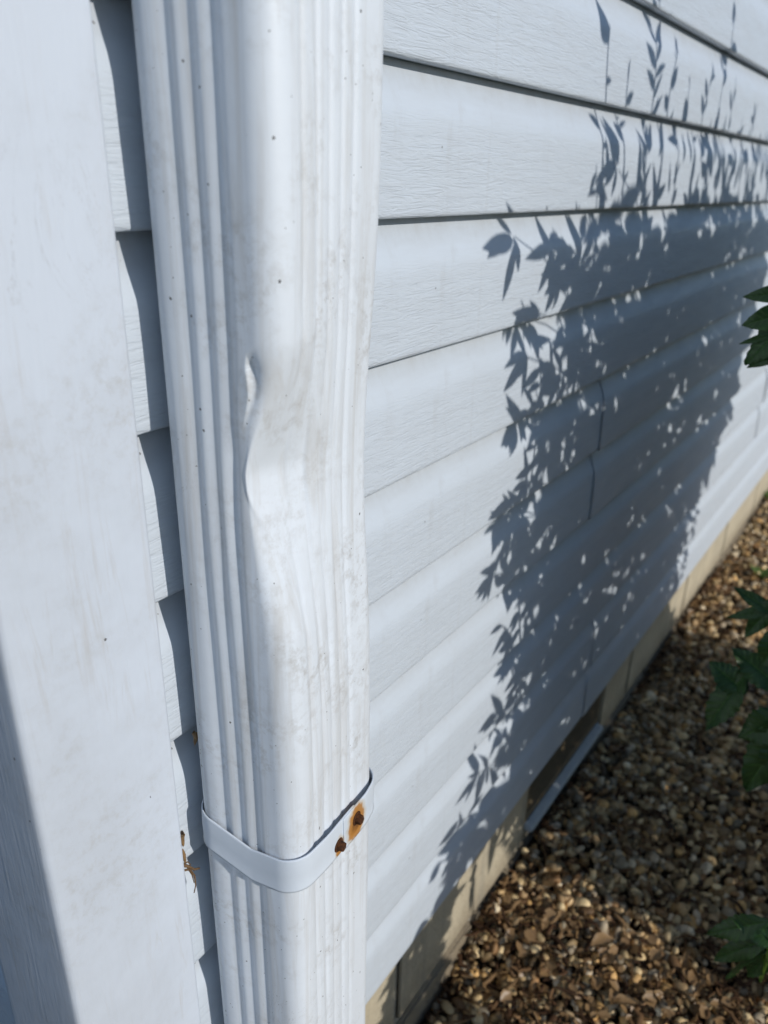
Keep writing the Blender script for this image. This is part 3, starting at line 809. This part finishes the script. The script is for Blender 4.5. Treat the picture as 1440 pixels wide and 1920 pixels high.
# ------------------------------------------------------------------ gravel, mulch, dry leaves
bm = bmesh.new(); bmesh.ops.create_icosphere(bm, subdivisions=2, radius=1)
ICO_V = np.array([v.co[:] for v in bm.verts]); ICO_F = np.array([[v.index for v in f.verts] for f in bm.faces]); bm.free()
PAL = np.array([(.44, .34, .21), (.62, .53, .37), (.60, .50, .33), (.36, .33, .29), (.25, .16, .09), (.62, .58, .50), (.47, .37, .25), (.33, .25, .16), (.52, .36, .18)])
def gravel():
    def layer(n, x0, x1, y0, y1, r0, r1, lift):
        x = rng.uniform(x0, x1, n); y = rng.uniform(y0, y1, n)
        r = rng.uniform(r0, r1, n) * np.exp(rng.normal(-.26, .34, n))
        r = np.minimum(r, np.where(rng.random(n) < .05, .0105, .0082))
        z = ground_h(x, y) + r * lift * rng.uniform(.3, 1.3, n)
        return np.c_[x, y, z], r
    Ls = [layer(8500, .45, 1.7, -.62, .0, .0048, .0085, .5), layer(5600, .45, 1.7, -.62, -.002, .0058, .0100, 1.25), layer(5200, 1.7, 3.6, -.55, .0, .007, .0115, .6), layer(1500, 1.7, 3.6, -.55, .0, .008, .012, 1.4), layer(2600, -.15, .45, -.62, .0, .007, .0115, .6), layer(4600, -.15, 2.4, -1.05, -.60, .008, .0125, .6)]
    P = np.concatenate([l[0] for l in Ls]); R_ = np.concatenate([l[1] for l in Ls]); n = len(P)
    # thin out where the mulch lies
    sc = np.c_[rng.uniform(1.0, 1.55, n), rng.uniform(.75, 1.1, n), rng.uniform(.5, .85, n)]
    q = rng.normal(size=(n, 4)); q[:, 1:3] *= .45; q /= np.linalg.norm(q, axis=1, keepdims=True)
    w, x, y, z = q.T
    Rm = np.stack([1 - 2 * (y * y + z * z), 2 * (x * y - z * w), 2 * (x * z + y * w), 2 * (x * y + z * w), 1 - 2 * (x * x + z * z), 2 * (y * z - x * w), 2 * (x * z - y * w), 2 * (y * z + x * w), 1 - 2 * (x * x + y * y)], 1).reshape(n, 3, 3)
    wob = 1 + .16 * np.sin(ICO_V[None] @ rng.normal(0, 1.7, (n, 3, 1)) + rng.uniform(0, 6, (n, 1, 1)))
    V = ICO_V[None] * wob * sc[:, None, :]
    V = np.einsum('nij,nkj->nki', Rm, V) * R_[:, None, None] + P[:, None, :]
    V[:, :, 1] = np.minimum(V[:, :, 1], FY - .001)
    F = (ICO_F[None] + (np.arange(n) * len(ICO_V))[:, None, None]).reshape(-1, 3)
    col = PAL[rng.integers(0, len(PAL), n)] * (.28 + 1.25 * rng.random((n, 1)) ** 1.3) * np.array([[1.24, 1.10, .86]])
    C = np.concatenate([col, np.ones((n, 1))], 1)[:, None, :].repeat(len(ICO_V), 1).reshape(-1, 4)
    return mesh_np('gravel', V.reshape(-1, 3), F, True, C)
gr = obj('gravel', gravel(), M_GRAVEL)
tag(gr, 'rounded tan and grey gravel along the foundation', 'gravel', kind='stuff')
def mulch():
    spots = []
    for (px, n, sp) in [((930, 1720), 110, .035), ((1010, 1740), 70, .035), ((1130, 1850), 110, .05), ((1300, 1880), 160, .06), ((930, 1880), 130, .05), ((1060, 1900), 80, .04), ((1400, 1860), 100, .05), ((1200, 1230), 160, .06), ((1330, 1120), 260, .10), ((1050, 1500), 60, .05), ((1250, 1560), 60, .06)]:
        c = at_z(px, 0)
        for _ in range(n): spots.append((c[0] + rng.normal(0, sp), min(-.004, c[1] + rng.normal(0, sp))))
    for _ in range(1500): spots.append((rng.uniform(.5, 2.6), rng.uniform(-.45, -.005)))
    V = []; F = []; C = []
    for (x, y) in spots:
        L = rng.uniform(.006, .022) * (2.2 if rng.random() < .22 else 1); w = rng.uniform(.0005, .0032) * (1.6 if rng.random() < .15 else 1); h = rng.uniform(.0004, .0016)
        a = rng.uniform(0, 6.28); tilt_ = rng.normal(0, .35); z = float(ground_h(x, y)) + rng.uniform(.006, .019)
        d = np.array([math.cos(a) * math.cos(tilt_), math.sin(a) * math.cos(tilt_), math.sin(tilt_)]); s = np.array([-math.sin(a), math.cos(a), rng.normal(0, .4)]); s /= np.linalg.norm(s); u = np.cross(d, s)
        bend = rng.normal(0, .18) * L; o = len(V); c0 = np.array([x, y, z])
        for t_, k in ((-.5, .5), (-.15, 1), (.2, .9), (.5, .35)):
            m_ = c0 + d * (L * t_) + u * bend * (1 - 4 * t_ * t_) + s * rng.normal(0, .08) * L
            for (p, q_) in ((-1, -1), (1, -1), (1, 1), (-1, 1)): V.append(m_ + s * (p * w * k) + u * (q_ * h * k))
        for i in range(3):
            for k in range(4): F.append((o + i * 4 + k, o + i * 4 + (k + 1) % 4, o + (i + 1) * 4 + (k + 1) % 4, o + (i + 1) * 4 + k))
        F.append((o, o + 1, o + 2, o + 3)); F.append((o + 15, o + 14, o + 13, o + 12))
        cc = np.array([(.085, .045, .024), (.15, .085, .042), (.055, .03, .017), (.24, .15, .075)][rng.integers(0, 4)]) * rng.uniform(.7, 1.2)
        C += [(*cc, 1)] * 16
    V = np.array(V); V[:, 1] = np.minimum(V[:, 1], FY - .002)
    return mesh_np('mulch', V, np.array(F), False, np.array(C))
mu = obj('mulch', mulch(), M_MULCH); tag(mu, 'shredded brown bark mulch mixed into the gravel', 'mulch', kind='stuff')

def curled_leaf(name, p, L, wd, yaw, pitch, curl, mat, seed):
    r = random.Random(seed); V = []; F = []; n = 10
    for i in range(n + 1):
        t_ = i / n; w = wd * .5 * max(.04, math.sin(math.pi * t_ ** .85)) * (1 + .12 * r.uniform(-1, 1))
        for s in (-1, -.5, 0, .5, 1):
            V.append(Vector((L * (t_ - .5), s * w * math.cos(curl * abs(s)), abs(s) * w * math.sin(curl * abs(s)) + .22 * L * math.sin(t_ * 3 + seed) * .5 + .05 * wd * r.uniform(-1, 1))))
    for i in range(n):
        for k in range(4): F.append((i * 5 + k, (i + 1) * 5 + k, (i + 1) * 5 + k + 1, i * 5 + k + 1))
    me = mesh_of(name, V, F); me.shade_smooth(); o = obj(name, me, mat); o.location = p; o.rotation_euler = (r.uniform(-.4, .4), pitch, yaw); return o
dl = [(1130, 1768, .044, 'largest curled tan dead leaf, in the middle of the sunlit gravel'), (1175, 1880, .034, 'curled tan dead leaf below the largest one near the bottom edge'),
      (1025, 1640, .028, 'small dead leaf at the upper edge of the near sunlit gravel patch'), (960, 1700, .028, 'small dead leaf close to the foundation on the near sunlit gravel'),
      (1310, 1850, .028, 'dead leaf just under the green leaves of the bottom right corner'), (900, 1860, .022, 'small dead leaf leftmost on the gravel beside the shaded foundation'),
      (1340, 1160, .030, 'dead leaf on the far gravel beside the lobed green leaves'), (1380, 1060, .030, 'dead leaf farthest along the wall on the sunlit gravel')]
for i, (px, py, L, lab) in enumerate(dl):
    p = at_z((px, py), .018); p[1] = min(p[1], -.02)
    o = curled_leaf('dry_leaf', tuple(p), L, L * .5, rng.uniform(0, 6.28), rng.uniform(-.4, .4), rng.uniform(.4, 1.2), M_DRY, i)
    tag(o, lab, 'dead leaf', 'dead leaves on the gravel')
def litter():
    V = []; F = []
    for (px, n, sp) in [((1130, 1800), 40, .05), ((1200, 1870), 60, .05), ((1320, 1880), 60, .05), ((1000, 1730), 40, .04), ((950, 1880), 40, .05), ((1060, 1880), 40, .05), ((1340, 1130), 60, .12), ((1200, 1500), 40, .15)]:
        c = at_z(px, 0)
        for _ in range(n):
            x, y = c[0] + rng.normal(0, sp), min(-.012, c[1] + rng.normal(0, sp)); L = rng.uniform(.006, .020); w = L * rng.uniform(.25, .5)
            R3 = Matrix.Rotation(rng.uniform(0, 6.28), 3, 'Z') @ Matrix.Rotation(rng.normal(0, .5), 3, 'X') @ Matrix.Rotation(rng.normal(0, .4), 3, 'Y')
            o = len(V); base = Vector((x, y, float(ground_h(x, y)) + rng.uniform(.012, .022))); cu = rng.uniform(.2, .9)
            for t_, k in ((-.5, .15), (-.2, .9), (.15, 1.0), (.5, .1)):
                for q in (-1, 0, 1): V.append(base + R3 @ Vector((L * t_, q * w * k, abs(q) * w * k * cu + .3 * L * (t_ * t_) * cu + rng.normal(0, .04) * w)))
            for i in range(3):
                for k in range(2): F.append((o + i * 3 + k, o + (i + 1) * 3 + k, o + (i + 1) * 3 + k + 1, o + i * 3 + k + 1))
    V = np.array([v[:] for v in V]); V[:, 1] = np.minimum(V[:, 1], FY - .002)
    return mesh_np('leaf_litter', V, np.array(F))
li = obj('leaf_litter', litter(), M_DRY); tag(li, 'crumbled brown leaf litter strewn over the gravel', 'leaf litter', kind='stuff')
# debris caught between the corner post and the downspout
p = at_y((345, 1578), -.004); o = curled_leaf('withered_leaf', tuple(p), .016, .011, 1.0, 1.3, 1.1, M_DRY, 50); tag(o, 'crumpled brown leaf caught at the corner post edge beside the strap', 'dead leaf')
p = at_y((345, 1606), -.004); o = curled_leaf('withered_leaf', tuple(p), .014, .006, 1.0, 1.5, 1.2, M_DRY, 53); tag(o, 'small brown leaf scrap hanging just above the twig in the gap', 'dead leaf')
p = at_y((362, 1388), -.006); o = curled_leaf('withered_leaf', tuple(p), .013, .009, .5, 1.2, 1.2, M_DRY, 51); tag(o, 'small pale crumpled leaf wedged behind the downspout above the strap', 'dead leaf')
tw = empty('twig', tuple(at_y((350, 1632), -.004))); tag(tw, 'dry forked twig hooked in the gap beside the strap', 'twig')
org = Vector(tw.location)
for pl, r0 in (([(340, 1622), (352, 1624), (364, 1630), (374, 1628)], .0013), ([(344, 1632), (356, 1630), (365, 1642), (367, 1660), (364, 1674)], .0008), ([(350, 1624), (360, 1640), (364, 1655)], .0006), ([(342, 1620), (352, 1616), (358, 1622)], .0006)):
    P = [Vector(at_y(q, -.004 - .003 * k / 3)) - org for k, q in enumerate(pl)]
    obj('branch', tube_mesh('branch', P, np.linspace(r0, r0 * .5, len(P)), 6), M_TWIG, tw)

# small weeds far along the foundation
def weed(px, label, seed, h):
    p = at_z(px, .0); r = np.random.default_rng(seed); root = empty('weed', tuple(p)); tag(root, label, 'weed')
    for i in range(16):
        a = r.uniform(0, 6.28); l_ = h * r.uniform(.6, 1.1); d = Vector((math.cos(a) * .7, math.sin(a) * .7, r.uniform(.5, 1.2))).normalized(); s = d.cross(Vector((0, 0, 1))).normalized()
        V = []
        for k in range(5):
            t_ = k / 4; wd = .006 * math.sin(math.pi * min(.98, t_ * .9 + .1)); c = d * (l_ * t_) + Vector((0, 0, -.25 * l_ * t_ * t_))
            V += [c - s * wd, c + s * wd]
        obj('blade', mesh_of('blade', V, [(2 * k, 2 * k + 1, 2 * k + 3, 2 * k + 2) for k in range(4)]), M_LEAF2, root)
weed((1425, 1085), 'small bright green weed in the sunlit gravel', 3, .06)
weed((1445, 945), 'green weed at the right edge beside the far foundation', 4, .08)
